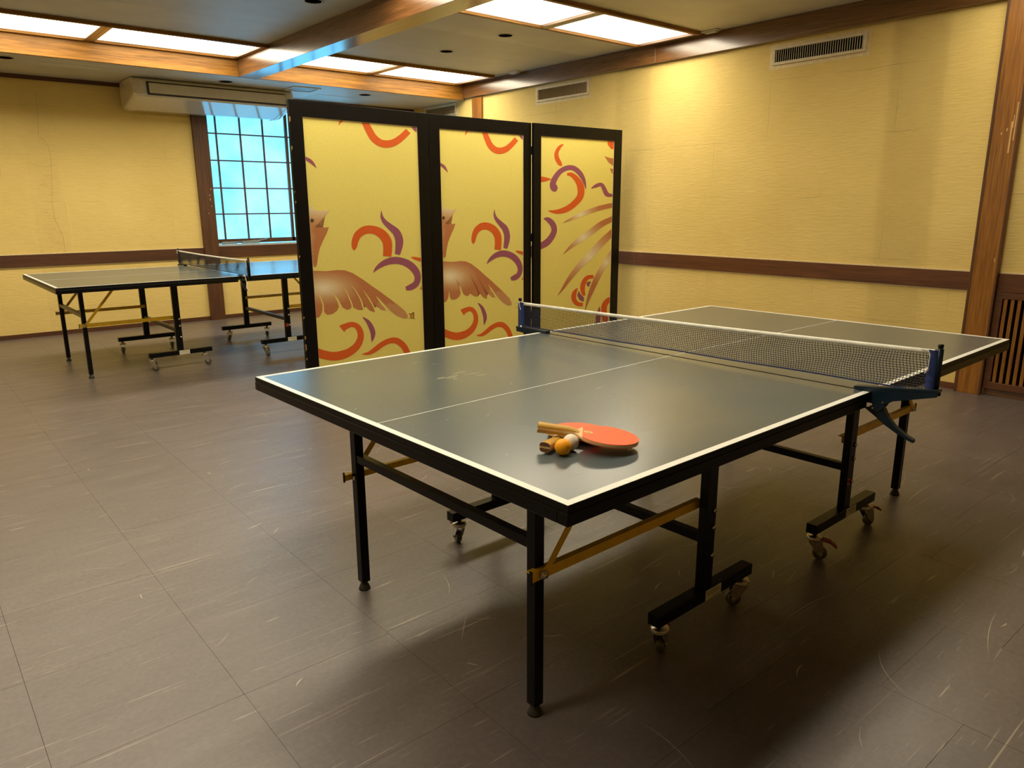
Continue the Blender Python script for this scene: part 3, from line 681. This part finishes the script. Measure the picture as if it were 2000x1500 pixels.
# ------------------------------------------------------------------ net sets
def netset(label, loc, rz, tilt, seed, cord_m, cloth_n, metal_n):
    zl, zr = (.888, .918) if tilt else (.905, .905)      # left post (+y) and right post (-y) net-top heights
    yl, yr = .905, -.945
    t = tag(empty('table_tennis_net', loc, rz), label, 'net', 'ping pong nets')
    zbL, zbR = .775, (.790 if tilt else .775)
    ys_, ye = yl-.012, yr+.014
    n = 196; rows = 15; r3 = random.Random(seed)
    def P(k, j):
        f = k/n; y = ys_+(ye-ys_)*f; zt = zl+(zr-zl)*f - .006*math.sin(math.pi*f); zb_ = zbL+(zbR-zbL)*f
        g = j/rows; z = zt-.012-(zt-.012-zb_)*g
        wv = .006*math.sin(math.pi*g)*math.sin(f*46+2*g) + .004*math.sin(f*21+g*4)*g
        return Vector((wv, y + .0035*math.sin(g*7+f*33), z))
    m_ = MB(); r = .00095
    for k in range(n+1):
        pts = [P(k, j) for j in range(rows+1)]
        vs = []; fs = []
        for p in pts: vs += [p+Vector((0, -r, 0)), p+Vector((-r, 0, 0)), p+Vector((0, r, 0)), p+Vector((r, 0, 0))]
        for j in range(rows):
            for q_ in range(4): fs.append((j*4+q_, j*4+(q_+1) % 4, (j+1)*4+(q_+1) % 4, (j+1)*4+q_))
        m_.add(vs, fs)
    for j in range(rows+1):
        rr = r*2.6 if j == rows else r
        pts = [P(k, j) for k in range(n+1)]
        vs = []; fs = []
        for p in pts: vs += [p+Vector((0, 0, -rr)), p+Vector((-rr, 0, 0)), p+Vector((0, 0, rr)), p+Vector((rr, 0, 0))]
        for k in range(n):
            for q_ in range(4): fs.append((k*4+q_, k*4+(q_+1) % 4, (k+1)*4+(q_+1) % 4, (k+1)*4+q_))
        m_.add(vs, fs)
    tag(m_.build('net_mesh', cord_m, t, 0, False), kind='stuff')
    hem = MB(); vs = []; fs = []
    for k in range(n+1):
        p = P(k, rows); vs += [p+Vector((-.0015, 0, -.002)), p+Vector((-.0015, 0, .0025)), p+Vector((.0015, 0, .0025)), p+Vector((.0015, 0, -.002))]
        if k < n: fs += [(k*4+q_, k*4+(q_+1) % 4, (k+1)*4+(q_+1) % 4, (k+1)*4+q_) for q_ in range(4)]
    hem.add(vs, fs).build('bottom_hem', cloth_n, t)
    tp = MB(); vs = []; fs = []
    for k in range(61):
        f = k/60; y = ys_+(ye-ys_)*f; zt = zl+(zr-zl)*f-.006*math.sin(math.pi*f)
        for a, b_ in ((-.0035, -.013), (-.0045, -.004), (-.002, .001), (.002, .001), (.0045, -.004), (.0035, -.013)): vs.append((a, y, zt+b_))
        if k < 60: fs += [(k*6+q_, k*6+(q_+1) % 6, (k+1)*6+(q_+1) % 6, (k+1)*6+q_) for q_ in range(6)]
    tp.add(vs, fs, True).build('top_tape', tape_white, t)
    for sgn, y, zt, zb_ in ((1, yl, zl, .765), (-1, yr, zr, .797 if tilt else .765)):
        ps = MB().lathe([(0, zt+.016), (.006, zt+.015), (.0075, zt+.008), (.006, zt+.006), (.0095, zt+.004), (.0095, zb_), (0, zb_)], 16, Matrix.Translation((0, y, 0))).build('post', metal_n, t)
        MB().lathe([(0, zt+.0195), (.007, zt+.0185), (.0085, zt+.014), (.0075, zt+.010), (0, zt+.010)], 14, Matrix.Translation((0, y, 0))).build('post_cap', black_edge, ps)
        # cloth sleeve gathered round the post
        sv = MB(); z0_, z1_ = (zb_+.004, zt)
        vs = []; K = 14
        for k in range(K+1):
            z = z0_+(z1_-z0_)*k/K; rw = .0025*math.sin(k*2.4)
            for a, b_ in ((-.0105, -sgn*.002), (-.006, -sgn*(.028+rw)), (.003, -sgn*(.031+rw)), (.0105, -sgn*.004), (.005, -sgn*.001), (-.005, -sgn*.001)): vs.append((a, y+b_, z))
        fs = [(k*6+q_, k*6+(q_+1) % 6, (k+1)*6+(q_+1) % 6, (k+1)*6+q_) for k in range(K) for q_ in range(6)]
        sv.add(vs, fs, True).build('sleeve', cloth_n, t)
        # clamp: arm over the table edge, triangular bracket, jaw and lever
        yi = sgn*.712; dz = (zb_-.765)
        ar = MB(); p = Vector((0, yi, .7665)); q2 = Vector((0, y+sgn*.014, .7665+dz))
        ar.bar(p, q2, .030, .010)
        cl = ar.build('clamp', metal_n, t, .001)
        poly = [(sgn*.715, .7618), (y+sgn*.012, .7618+dz), (y+sgn*.012, .748+dz), (sgn*.835, .744), (sgn*.815, .730), (sgn*.800, .705), (sgn*.785, .700), (sgn*.772, .728), (sgn*.770, .7612)]
        for xx in (-.0145, .0125):
            MB().prism(poly, xx, xx+.002, 0).build('bracket_plate', metal_n, cl)
        lev = [(sgn*.750, .706), (sgn*.775, .7135), (sgn*.800, .726), (sgn*.812, .712), (sgn*.823, .690), (sgn*.848, .665), (sgn*.880, .645), (sgn*.905, .634), (sgn*.906, .624), (sgn*.892, .628), (sgn*.855, .643), (sgn*.815, .664), (sgn*.780, .688)]
        if not tilt: lev = [(sgn*(.775+(abs(a)-.775)*.55), .72-(.72-b_)*.8) for a, b_ in lev]
        MB().prism(lev, -.010, .010, 0).build('lever', metal_n, cl, .0015)
        MB().tube([(0, sgn*.772, .703), (0, sgn*.772, .714)], .009, 12).build('jaw_pad', dark_rubber, cl)
        for a, b_ in ((.778, .712), (.806, .735)): MB().tube([(-.017, sgn*a, b_), (.017, sgn*a, b_)], .0035, 8).build('rivet', chrome, cl)
        # white tension cord tied at the post
        cd = MB()
        if sgn < 0:
            cd.tube([(-.006, y+.05, zt-.001), (-.012, y+.030, zt), (-.013, y+.022, zt-.012), (-.014, y+.022, zt-.05), (-.014, y+.024, zt-.058), (-.013, y+.030, zt-.072)], .0014, 6)
            cd.tube([(-.014, y+.023, zt-.052), (-.015, y+.023, zt-.058), (-.014, y+.025, zt-.064)], [.0018, .0042, .0018], 8)
        else:
            cd.tube([(-.006, y-.05, zt-.001), (-.012, y-.020, zt+.004), (-.013, y+.008, zt+.002), (-.010, y+.018, zt-.012)], .0014, 6)
            cd.tube([(-.013, y-.010, zt+.004), (-.014, y+.004, zt-.012), (-.013, y+.012, zt-.030)], .0014, 6)
            cd.tube([(-.013, y-.010, zt+.004), (-.015, y-.012, zt-.015), (-.014, y-.020, zt-.034)], .0014, 6)
            cd.tube([(-.013, y-.018, zb_+.012), (-.014, y-.026, zb_+.006)], [.004, .003], 8)
        cd.build('tension_cord', cord_white, t)
        if not tilt and sgn < 0:
            MB().tube([(-.02, y+.09, .768), (-.024, y+.05, .775), (-.026, y+.03, .765), (-.02, y+.02, .72), (-.03, y+.01, .68), (-.02, y-.005, .655)], .003, 6).build('loose_cord', cord_white, t)
            MB().tube([(-.02, y+.10, .762), (-.024, y+.06, .782), (-.026, y+.02, .775)], .003, 6).build('loose_cord', cord_white, t)
    return t
netset('blue mesh net with white tape clamped across the foreground table', T1[0], T1[1], True, 1, net_cord, navy_cloth, navy_metal)
n2 = netset('dark mesh net with white tape clamped across the back table', T2[0], T2[1], False, 2, simple('old_net_cord', (.03, .026, .02), .7), simple('old_sleeve', (.012, .012, .014), .8), black_metal)

# ------------------------------------------------------------------ paddles and balls
m1 = Matrix.Translation(T1[0]) @ Matrix.Rotation(T1[1], 4, 'Z')
def paddle(lx, ly, lz, ang, pitch, roll, label, dark_end):
    t = tag(bpy.data.objects.new('table_tennis_paddle', None), label, 'paddle'); COL.objects.link(t)
    # local x: from handle butt (x=0) to blade tip (x=.257)
    t.matrix_world = m1 @ Matrix.Translation((lx, ly, lz)) @ Matrix.Rotation(ang, 4, 'Z') @ Matrix.Rotation(-pitch, 4, 'Y') @ Matrix.Rotation(roll, 4, 'X') @ Matrix.Scale(.965, 4)
    out = []; K = 44
    for k in range(K+1):
        a = math.radians(155)*(1-2*k/K)
        out.append((.178+.079*math.cos(a), .0755*math.sin(a)*(1-.03*math.cos(a))))
    blade = out+[(.104, -.026), (.094, -.0135), (.03, -.0134), (0, -.0150), (0, .0150), (.03, .0134), (.094, .0135), (.104, .026)]
    MB().prism(blade, -.003, .003).build('blade', pad_wood, t, .0006)
    rub = [(p[0], p[1]*.985) for p in out if p[0] > .112]; rub = [(.114, -.040)]+rub[::-1]+[(.114, .040)]
    for s in (1, -1):
        MB().prism(rub, s*.003, s*.0052).build('rubber_sheet', pad_red if s > 0 else pad_red, t, .0004)
    for s in (1, -1):
        pr = [(-.0135, 0), (-.0125, .005), (-.009, .009), (0, .0105), (.009, .009), (.0125, .005), (.0135, 0)]
        rings = []
        for x, f, g in ((0, 1.12, 1.0), (.03, 1.0, .97), (.075, .98, .95), (.092, .95, .62), (.106, .8, .1)):
            rings.append([(x, p[0]*f, s*(.003+p[1]*g)) for p in pr])
        loft(rings).build('handle_scale', handle_m, t, .0005)
        MB().prism([(p[0]*1.10, s*(.0031+p[1]*.97)) for p in pr], -.0006, .0, 0).build('handle_end', handle_dark, t)
    vs = [(.128+.012*math.cos(a), .009*math.sin(a)) for a in [2*math.pi*k/24 for k in range(24)]]
    MB().prism(vs, .0052, .0056).build('oval_badge', simple('badge', (.72, .52, .16), .5), t)
    q = MB()
    for k in range(5): q.box((.1225+k*.0025, -.003, .0056), (.1237+k*.0025, .003*(1 if k % 2 else .3), .0058))
    q.build('badge_print', pr_dark, t)
    return t
A1 = math.atan2(.165, .99)
paddle(-1.189, -.507, .7772, math.radians(18), math.radians(-2.3), 0, 'wooden table tennis paddle lying underneath, handle pointing at the orange ball', True)
A2 = math.atan2(-.78, .62)
paddle(-1.153, -.4455, .8070, math.radians(-48), math.radians(-6.7), 0, 'red rubber table tennis paddle lying on top of the other paddle', True)
def ball(lx, ly, m, label):
    o = MB().lathe([(.02*math.sin(math.pi*k/24), -.02*math.cos(math.pi*k/24)) for k in range(25)], 36).build('table_tennis_ball', m)
    o.location = (m1 @ Vector((lx, ly, .7803))); tag(o, label, 'ball'); return o
ball(-1.161, -.540, ball_orange, 'orange table tennis ball in front of the paddles')
ball(-1.1212, -.5275, ball_white, 'white table tennis ball behind the orange ball')

# ------------------------------------------------------------------ folding screen
PL = [((2.225, 4.952), (3.403, 5.057)), ((3.412, 5.0636), (4.502, 5.087)), ((4.509, 5.060), (5.631, 5.040))]
HS = 2.03; PT, PB = 1.926, .135
CAMP = Vector((0, 0, 1.3416))
scr = tag(empty('folding_screen', (2.225, 4.952, 0)), 'three-panel folding screen with black frames and yellow printed cloth', 'screen')
def panel_frame(i):
    (ax, ay), (bx, by) = PL[i]; d = Vector((bx-ax, by-ay, 0)); wd = d.length; d.normalize()
    n = Vector((d.y, -d.x, 0))       # towards camera
    return Vector((ax, ay, 0)), d, n, wd
INN = [(.098, 1.080), (.105, 1.003), (.086, 1.020)]
def to_local(i, px, py):
    """where the sight line of a photograph pixel meets the panel's printed cloth (used once, to trace the print)"""
    A, d, n, wd = panel_frame(i)
    r = _F + _R*((px-1000)/1443.33) - _U*((py-750)/1443.33)
    k = ((A-CAMP).dot(n))/r.dot(n); P = CAMP+r*k
    return (P-A).dot(d), P.z
def clip(poly, x0, x1, z0, z1):
    for ax, lim, sg in ((0, x0, 1), (0, x1, -1), (1, z0, 1), (1, z1, -1)):
        out = []
        for i in range(len(poly)):
            a, b_ = poly[i], poly[(i+1) % len(poly)]
            ia, ib = sg*(a[ax]-lim) >= 0, sg*(b_[ax]-lim) >= 0
            if ia: out.append(a)
            if ia != ib:
                t_ = (lim-a[ax])/(b_[ax]-a[ax]); out.append(tuple(a[q]+(b_[q]-a[q])*t_ for q in range(len(a))))
        poly = out
        if not poly: return []
    return poly
def spline(pts, m_=6):
    out = []; n = len(pts)
    for i in range(n-1):
        p0, p1, p2, p3 = pts[max(i-1, 0)], pts[i], pts[i+1], pts[min(i+2, n-1)]
        for k in range(m_):
            t_ = k/m_
            out.append(tuple(.5*((2*b_)+(-a+c)*t_+(2*a-5*b_+4*c-d_)*t_*t_+(-a+3*b_-3*c+d_)*t_**3) for a, b_, c, d_ in zip(p0, p1, p2, p3)))
    out.append(tuple(pts[-1])); return out
ORDER = [0]
class Print:
    def __init__(s, i, src, crop, dst=None):
        s.src, s.crop, s.dst = src, crop, (src if dst is None else dst)
        s.items = {}
    def L(s, x, y, off=None):
        ox, oy, sc_ = s.crop
        a, z = to_local(s.src, ox+x/sc_, oy+y/sc_)
        if s.dst != s.src:
            (i0, i1), (j0, j1) = INN[s.src], INN[s.dst]
            a = j0+(a-i0)*(j1-j0)/(i1-i0)
        return a, z
    def poly_out(s, name, m, quads):
        """quads: list of polygons with (x, z, tone)"""
        A, d, n, wd = panel_frame(s.dst); i0, i1 = INN[s.dst]
        ORDER[0] += 1
        lift = -.009+.0006+.00003*(ORDER[0] % 12)
        vs = []; fs = []; tones = []
        for q in quads:
            q = clip(q, i0, i1, PB, PT)
            if len(q) < 3: continue
            o = len(vs)
            for a, z, t_ in q: vs.append(A+d*a+n*lift+Vector((0, 0, z))-Vector((2.225, 4.952, 0))); tones.append(t_)
            fs.append(tuple(range(o, len(vs))))
        if not fs: return
        me = bpy.data.meshes.new(name); me.from_pydata([tuple(v) for v in vs], [], fs); me.materials.append(m)
        at = me.attributes.new('tone', 'FLOAT', 'POINT'); at.data.foreach_set('value', tones)
        o = bpy.data.objects.new(name, me); COL.objects.link(o); o.parent = PANELS[s.dst]
        return o
    def stroke(s, name, m, pts, tone=None):
        sp_ = spline(pts, 6); n = len(sp_); L_ = []; R_ = []; 
        for k, (x, y, w_) in enumerate(sp_):
            a, b_ = sp_[max(k-1, 0)], sp_[min(k+1, n-1)]
            dx, dy = b_[0]-a[0], b_[1]-a[1]; l = math.hypot(dx, dy) or 1; nx, ny = -dy/l*max(w_, 0)/2, dx/l*max(w_, 0)/2
            tn = tone(k/(n-1)) if tone else 0
            L_.append((*s.L(x+nx, y+ny), tn)); R_.append((*s.L(x-nx, y-ny), tn))
        return s.poly_out(name, m, [[L_[k], L_[k+1], R_[k+1], R_[k]] for k in range(n-1)])
    def poly(s, name, m, pts, tone=None):
        # triangulate, optionally refine for the tone gradient
        bm = bmesh.new(); vs = [bm.verts.new((x, y, 0)) for x, y in pts]; bm.faces.new(vs)
        bmesh.ops.triangulate(bm, faces=bm.faces)
        if tone:
            for _ in range(3):
                es = [e for e in bm.edges if e.calc_length() > 40]
                if es: bmesh.ops.subdivide_edges(bm, edges=es, cuts=1); bmesh.ops.triangulate(bm, faces=bm.faces)
        quads = [[(*s.L(v.co.x, v.co.y), tone(v.co.x, v.co.y) if tone else 0) for v in f.verts] for f in bm.faces]
        bm.free(); return s.poly_out(name, m, quads)
PANELS = []
for i in range(3):
    A, d, n, wd = panel_frame(i); o0 = A-Vector((2.225, 4.952, 0))
    mx = Matrix((d, -n, Vector((0, 0, 1)))).transposed().to_4x4(); mx.translation = o0
    th = .030; a0, a1 = INN[i]
    fr = MB(); fr.box((0, 0, .0), (a0, th, HS), mx)
    # panel cloth is the part that carries frame strips and prints
    cl = MB(); cl.box((a0-.004, .009, PB-.004), (a1+.004, .021, PT+.004), mx)
    pan = cl.build('screen_panel', cloth_m, scr); PANELS.append(pan)
    MB().box((0, 0, 0), (a0, th, HS), mx).build('frame_stile', lacquer, pan, .002)
    MB().box((a1, 0, 0), (wd, th, HS), mx).build('frame_stile', lacquer, pan, .002)
    MB().box((a0, 0.0005, PT), (a1, th-.0005, HS), mx).build('frame_rail', lacquer, pan, .002)
    MB().box((a0, 0.0005, .03), (a1, th-.0005, PB), mx).build('frame_rail', lacquer, pan, .002)
    # thin pale bead round the cloth
    bd = MB(); e = .004
    bd.box((a0, .006, PB), (a0+e, .0092, PT), mx); bd.box((a1-e, .006, PB), (a1, .0092, PT), mx); bd.box((a0+e, .006, PT-e), (a1-e, .0092, PT), mx); bd.box((a0+e, .006, PB), (a1-e, .0092, PB+e), mx)
    bd.build('cloth_bead', simple('bead', (.72, .60, .34), .6), pan)
# little hinges between the panels
for i, zs in ((0, (.35, 1.05, 1.75)), (1, (.35, 1.05, 1.80))):
    (ax, ay), (bx, by) = PL[i]; (cx_, cy_), _ = PL[i+1]
    for z in zs:
        mm = Vector(((bx+cx_)/2-2.225, (by+cy_)/2-4.952+.015, z))
        hb = MB(); hb.tube([mm+Vector((0, 0, -.035)), mm+Vector((0, 0, .035))], .006, 10); hb.box(mm+Vector((-.03, -.002, -.03)), mm+Vector((.03, .001, .03)))
        hb.build('hinge', black_edge, scr)
# worn chips on the left edge
ch = MB(); A, d, n, wd = panel_frame(0)
for z, h in [(.32, .05), (.40, .03), (.55, .02), (.98, .02), (1.42, .015), (1.7, .03), (1.88, .04), (1.35, .02), (.25, .02)]:
    ch.box((-.0012, .004, z), (.0004, .006, z+h)); ch.box((.001, -.0006, z+.01), (.004, .0002, z+h))
ch.build('worn_edge', sc_m, PANELS[0])
# --- printed pattern
C1 = (600, 400, 4.6875); C2 = (600, 200, 5.0); C3 = (1030, 230, 3.846)
wing = [(60, 605), (82, 605), (180, 608), (280, 598), (350, 600), (420, 625), (510, 680), (600, 745), (680, 800), (760, 860), (840, 920), (900, 970), (928, 1015), (925, 1040), (890, 1043), (830, 1020), (770, 975), (725, 925), (680, 875), (635, 833),
        (665, 885), (705, 930), (727, 968), (690, 965), (640, 930), (590, 880), (550, 820), (518, 780), (560, 850), (600, 920), (622, 950), (624, 984), (580, 970), (540, 930), (500, 870), (460, 810), (400, 738),
        (440, 800), (480, 860), (508, 920), (508, 964), (470, 962), (430, 940), (400, 900), (365, 820), (318, 745), (360, 820), (390, 880), (414, 930), (400, 955), (370, 962), (330, 940), (300, 880), (270, 830), (215, 765),
        (255, 835), (285, 890), (296, 935), (280, 970), (240, 1000), (190, 1008), (163, 985), (150, 920), (137, 870), (108, 815), (128, 860), (146, 920), (145, 970), (130, 1010), (113, 1032), (60, 1040)]
wing = [p for k, p in enumerate(wing)]
def wing_tone(x, y):
    d = math.hypot((x-150)/330, (y-760)/150); return max(0, min(1, 1.05-d*.95))+(.25 if x > 640 and y > 900 else 0)
head = [(25, 0), (55, 35), (80, 52), (130, 55), (212, 52), (170, 100), (120, 160), (78, 195), (88, 212), (150, 208), (205, 205), (185, 260), (150, 330), (120, 400), (105, 470), (95, 550), (82, 572), (60, 560), (30, 300)]
def head_tone(x, y): return max(0, min(1, (230-y)/200))*.9 if x > 60 or y < 200 else .25
for dst in (0, 1):
    p = Print(0, 0, C1, dst)
    p.poly('printed_wing', pr_grad, wing, wing_tone)
    for sl in ([(345, 760, 2), (375, 820, 7), (412, 905, 12), (420, 945, 12)], [(410, 738, 2), (455, 800, 8), (500, 880, 12), (520, 950, 14)], [(520, 782, 2), (565, 850, 9), (605, 915, 11), (628, 965, 12)], [(637, 835, 3), (670, 885, 9), (712, 935, 10), (742, 965, 11)], [(225, 775, 2), (258, 830, 8), (290, 890, 12), (305, 940, 12)], [(108, 815, 2), (132, 860, 8), (152, 925, 11), (155, 1000, 12)]):
        p.stroke('feather_gap', cloth_m, sl)
    p.poly('printed_head', pr_grad, head, head_tone)
    p.stroke('printed_eye', pr_dark, [(36, 145, 30), (50, 145, 36), (64, 145, 24), (68, 145, 4)])
    p.stroke('printed_curl', pr_orange, [(437, 415, 10), (437, 385, 48), (445, 330, 62), (475, 270, 70), (540, 230, 75), (620, 232, 75), (690, 268, 82), (735, 330, 86), (743, 400, 82), (738, 472, 78)])
    p.stroke('printed_curl', pr_purple, [(685, 55, 4), (690, 110, 26), (715, 155, 40), (770, 205, 55), (820, 250, 68), (846, 310, 72), (848, 370, 68), (832, 455, 48)])
    p.stroke('printed_curl', pr_purple, [(610, 622, 4), (650, 575, 35), (720, 530, 55), (800, 510, 65), (880, 520, 65), (950, 555, 68), (1000, 610, 65), (1018, 670, 58), (1000, 725, 56), (955, 755, 56), (908, 768, 34)])
    p.stroke('printed_curl', pr_orange, [(958, 480, 6), (1000, 492, 28), (1090, 515, 38)])
    p.poly('printed_curl', pr_orange, [(1043, 550), (1090, 556), (1090, 640), (1062, 600)])
    p.poly('printed_curl', pr_orange, [(1038, 775), (1055, 740), (1068, 690), (1100, 690), (1100, 780)])
    p.stroke('printed_curl', pr_orange, [(322, 1138, 74), (350, 1118, 58), (410, 1097, 48), (460, 1112, 50), (490, 1160, 56), (494, 1220, 58), (463, 1290, 66), (400, 1345, 72), (320, 1378, 80), (240, 1388, 80), (150, 1372, 80), (90, 1350, 78)])
    p.stroke('printed_leaf', pr_purple, [(515, 1030, 8), (560, 1070, 34), (590, 1120, 46), (607, 1170, 46), (605, 1220, 30), (595, 1258, 3)])
    p.stroke('printed_curl', pr_orange, [(508, 1368, 6), (570, 1360, 30), (630, 1325, 45), (690, 1280, 48), (760, 1247, 50), (820, 1245, 56), (870, 1275, 56), (905, 1320, 55), (940, 1400, 52)])
    p = Print(0, 0, C2, dst)
    p.stroke('printed_curl', pr_orange, [(555, 150, 60), (575, 200, 64), (615, 280, 70), (655, 345, 72), (715, 392, 72), (785, 406, 72), (860, 388, 70), (930, 340, 65), (993, 278, 62)])
    p.poly('printed_curl', pr_orange, [(312, 226), (318, 190), (338, 165), (375, 165), (340, 195)])
    p.poly('printed_leaf', pr_purple, [(1005, 215), (1100, 215), (1100, 305), (1050, 275)])
    p.stroke('printed_leaf', pr_purple, [(-60, 520, 20), (0, 550, 32), (40, 575, 34), (70, 605, 22), (96, 640, 2)])
p = Print(0, 0, C1)
p.poly('printed_butterfly', simple('butterfly_gold', (.62, .30, .03), .7), [(938, 998), (950, 1000), (960, 992), (975, 988), (982, 1012), (975, 1035), (962, 1040), (948, 1022)])
p.stroke('butterfly_outline', pr_dark, [(936, 996, 5), (952, 1002, 6), (966, 1000, 6), (978, 986, 7), (984, 1010, 6), (978, 1034, 5), (964, 1042, 5), (950, 1028, 4), (938, 1050, 3)])
p.stroke('butterfly_outline', pr_dark, [(975, 1036, 4), (985, 1040, 4), (996, 1048, 3)])
p = Print(2, 2, C3)
p.stroke('printed_curl', pr_orange, [(274, 200, 10), (245, 222, 24), (224, 265, 30), (228, 305, 34), (248, 342, 32), (263, 360, 12)])
p.stroke('printed_curl', pr_purple, [(228, 540, 30), (208, 528, 56), (196, 500, 46), (212, 455, 42), (250, 405, 38), (300, 378, 38), (350, 378, 38), (395, 412, 38), (425, 460, 30), (440, 510, 14), (444, 538, 2)])
p.stroke('printed_leaf', pr_orange, [(90, 462, 44), (125, 462, 38), (155, 462, 24), (186, 462, 2)])
p.stroke('printed_curl', pr_orange, [(303, 424, 20), (338, 428, 32), (378, 465, 42), (405, 520, 52), (402, 590, 50), (352, 650, 46), (290, 690, 44), (220, 706, 30), (160, 698, 4)])
p.stroke('printed_curl', pr_purple, [(485, 531, 6), (520, 512, 26), (560, 502, 28), (582, 535, 32), (603, 575, 34), (650, 584, 16)])
p.poly('printed_curl', pr_orange, [(605, 150), (690, 150), (690, 245), (662, 242), (630, 230), (608, 200)])
p.poly('printed_leaf', pr_grad, [(583, 288), (620, 300), (690, 314), (690, 375), (658, 368), (612, 332)])
p.poly('printed_leaf', pr_grad, [(625, 380), (690, 388), (690, 440), (654, 432), (634, 408)])
tn = lambda c: (lambda f: max(0, 1-abs(f-c)/.30))
p.stroke('printed_feather', pr_grad, [(680, 655, 36), (640, 658, 36), (560, 675, 36), (480, 700, 34), (400, 730, 30), (330, 762, 18), (272, 790, 2)], tn(.66))
p.stroke('printed_feather', pr_grad, [(680, 740, 38), (640, 760, 38), (560, 800, 44), (480, 860, 44), (400, 915, 40), (330, 970, 24), (272, 1028, 2)], tn(.62))
p.stroke('printed_feather', pr_grad, [(680, 830, 50), (635, 870, 50), (560, 940, 52), (480, 1030, 50), (400, 1110, 44), (320, 1210, 32), (270, 1285, 18), (230, 1338, 2)], tn(.45))
p.stroke('printed_feather', pr_grad, [(670, 970, 36), (625, 1040, 40), (580, 1110, 42), (530, 1200, 42), (490, 1290, 36), (460, 1370, 22), (438, 1448, 3)], tn(.28))
p.stroke('printed_curl', pr_purple, [(128, 758, 8), (160, 765, 36), (195, 800, 44), (206, 850, 42), (180, 905, 46), (140, 945, 50), (80, 975, 44)])
p.stroke('printed_ring', pr_orange, [(502, 1194, 26), (455, 1202, 32), (425, 1245, 36), (420, 1295, 34), (432, 1336, 20)])
p.stroke('printed_ring', pr_purple, [(480, 1234, 10), (462, 1246, 26), (464, 1268, 14)])
p.stroke('printed_ring', pr_orange, [(380, 1282, 10), (357, 1320, 34), (355, 1365, 36), (380, 1398, 32), (422, 1404, 26)])
p.poly('printed_ring', pr_purple, [(390, 1300), (405, 1325), (430, 1352), (428, 1382), (398, 1372), (378, 1335)])
p.stroke('printed_curl', pr_orange, [(650, 1360, 36), (612, 1372, 38), (586, 1405, 42), (580, 1450, 42), (590, 1520, 42), (620, 1590, 40)])
p.stroke('printed_leaf', pr_purple, [(548, 1420, 4), (542, 1455, 22), (536, 1500, 34), (530, 1560, 30), (520, 1600, 6)])
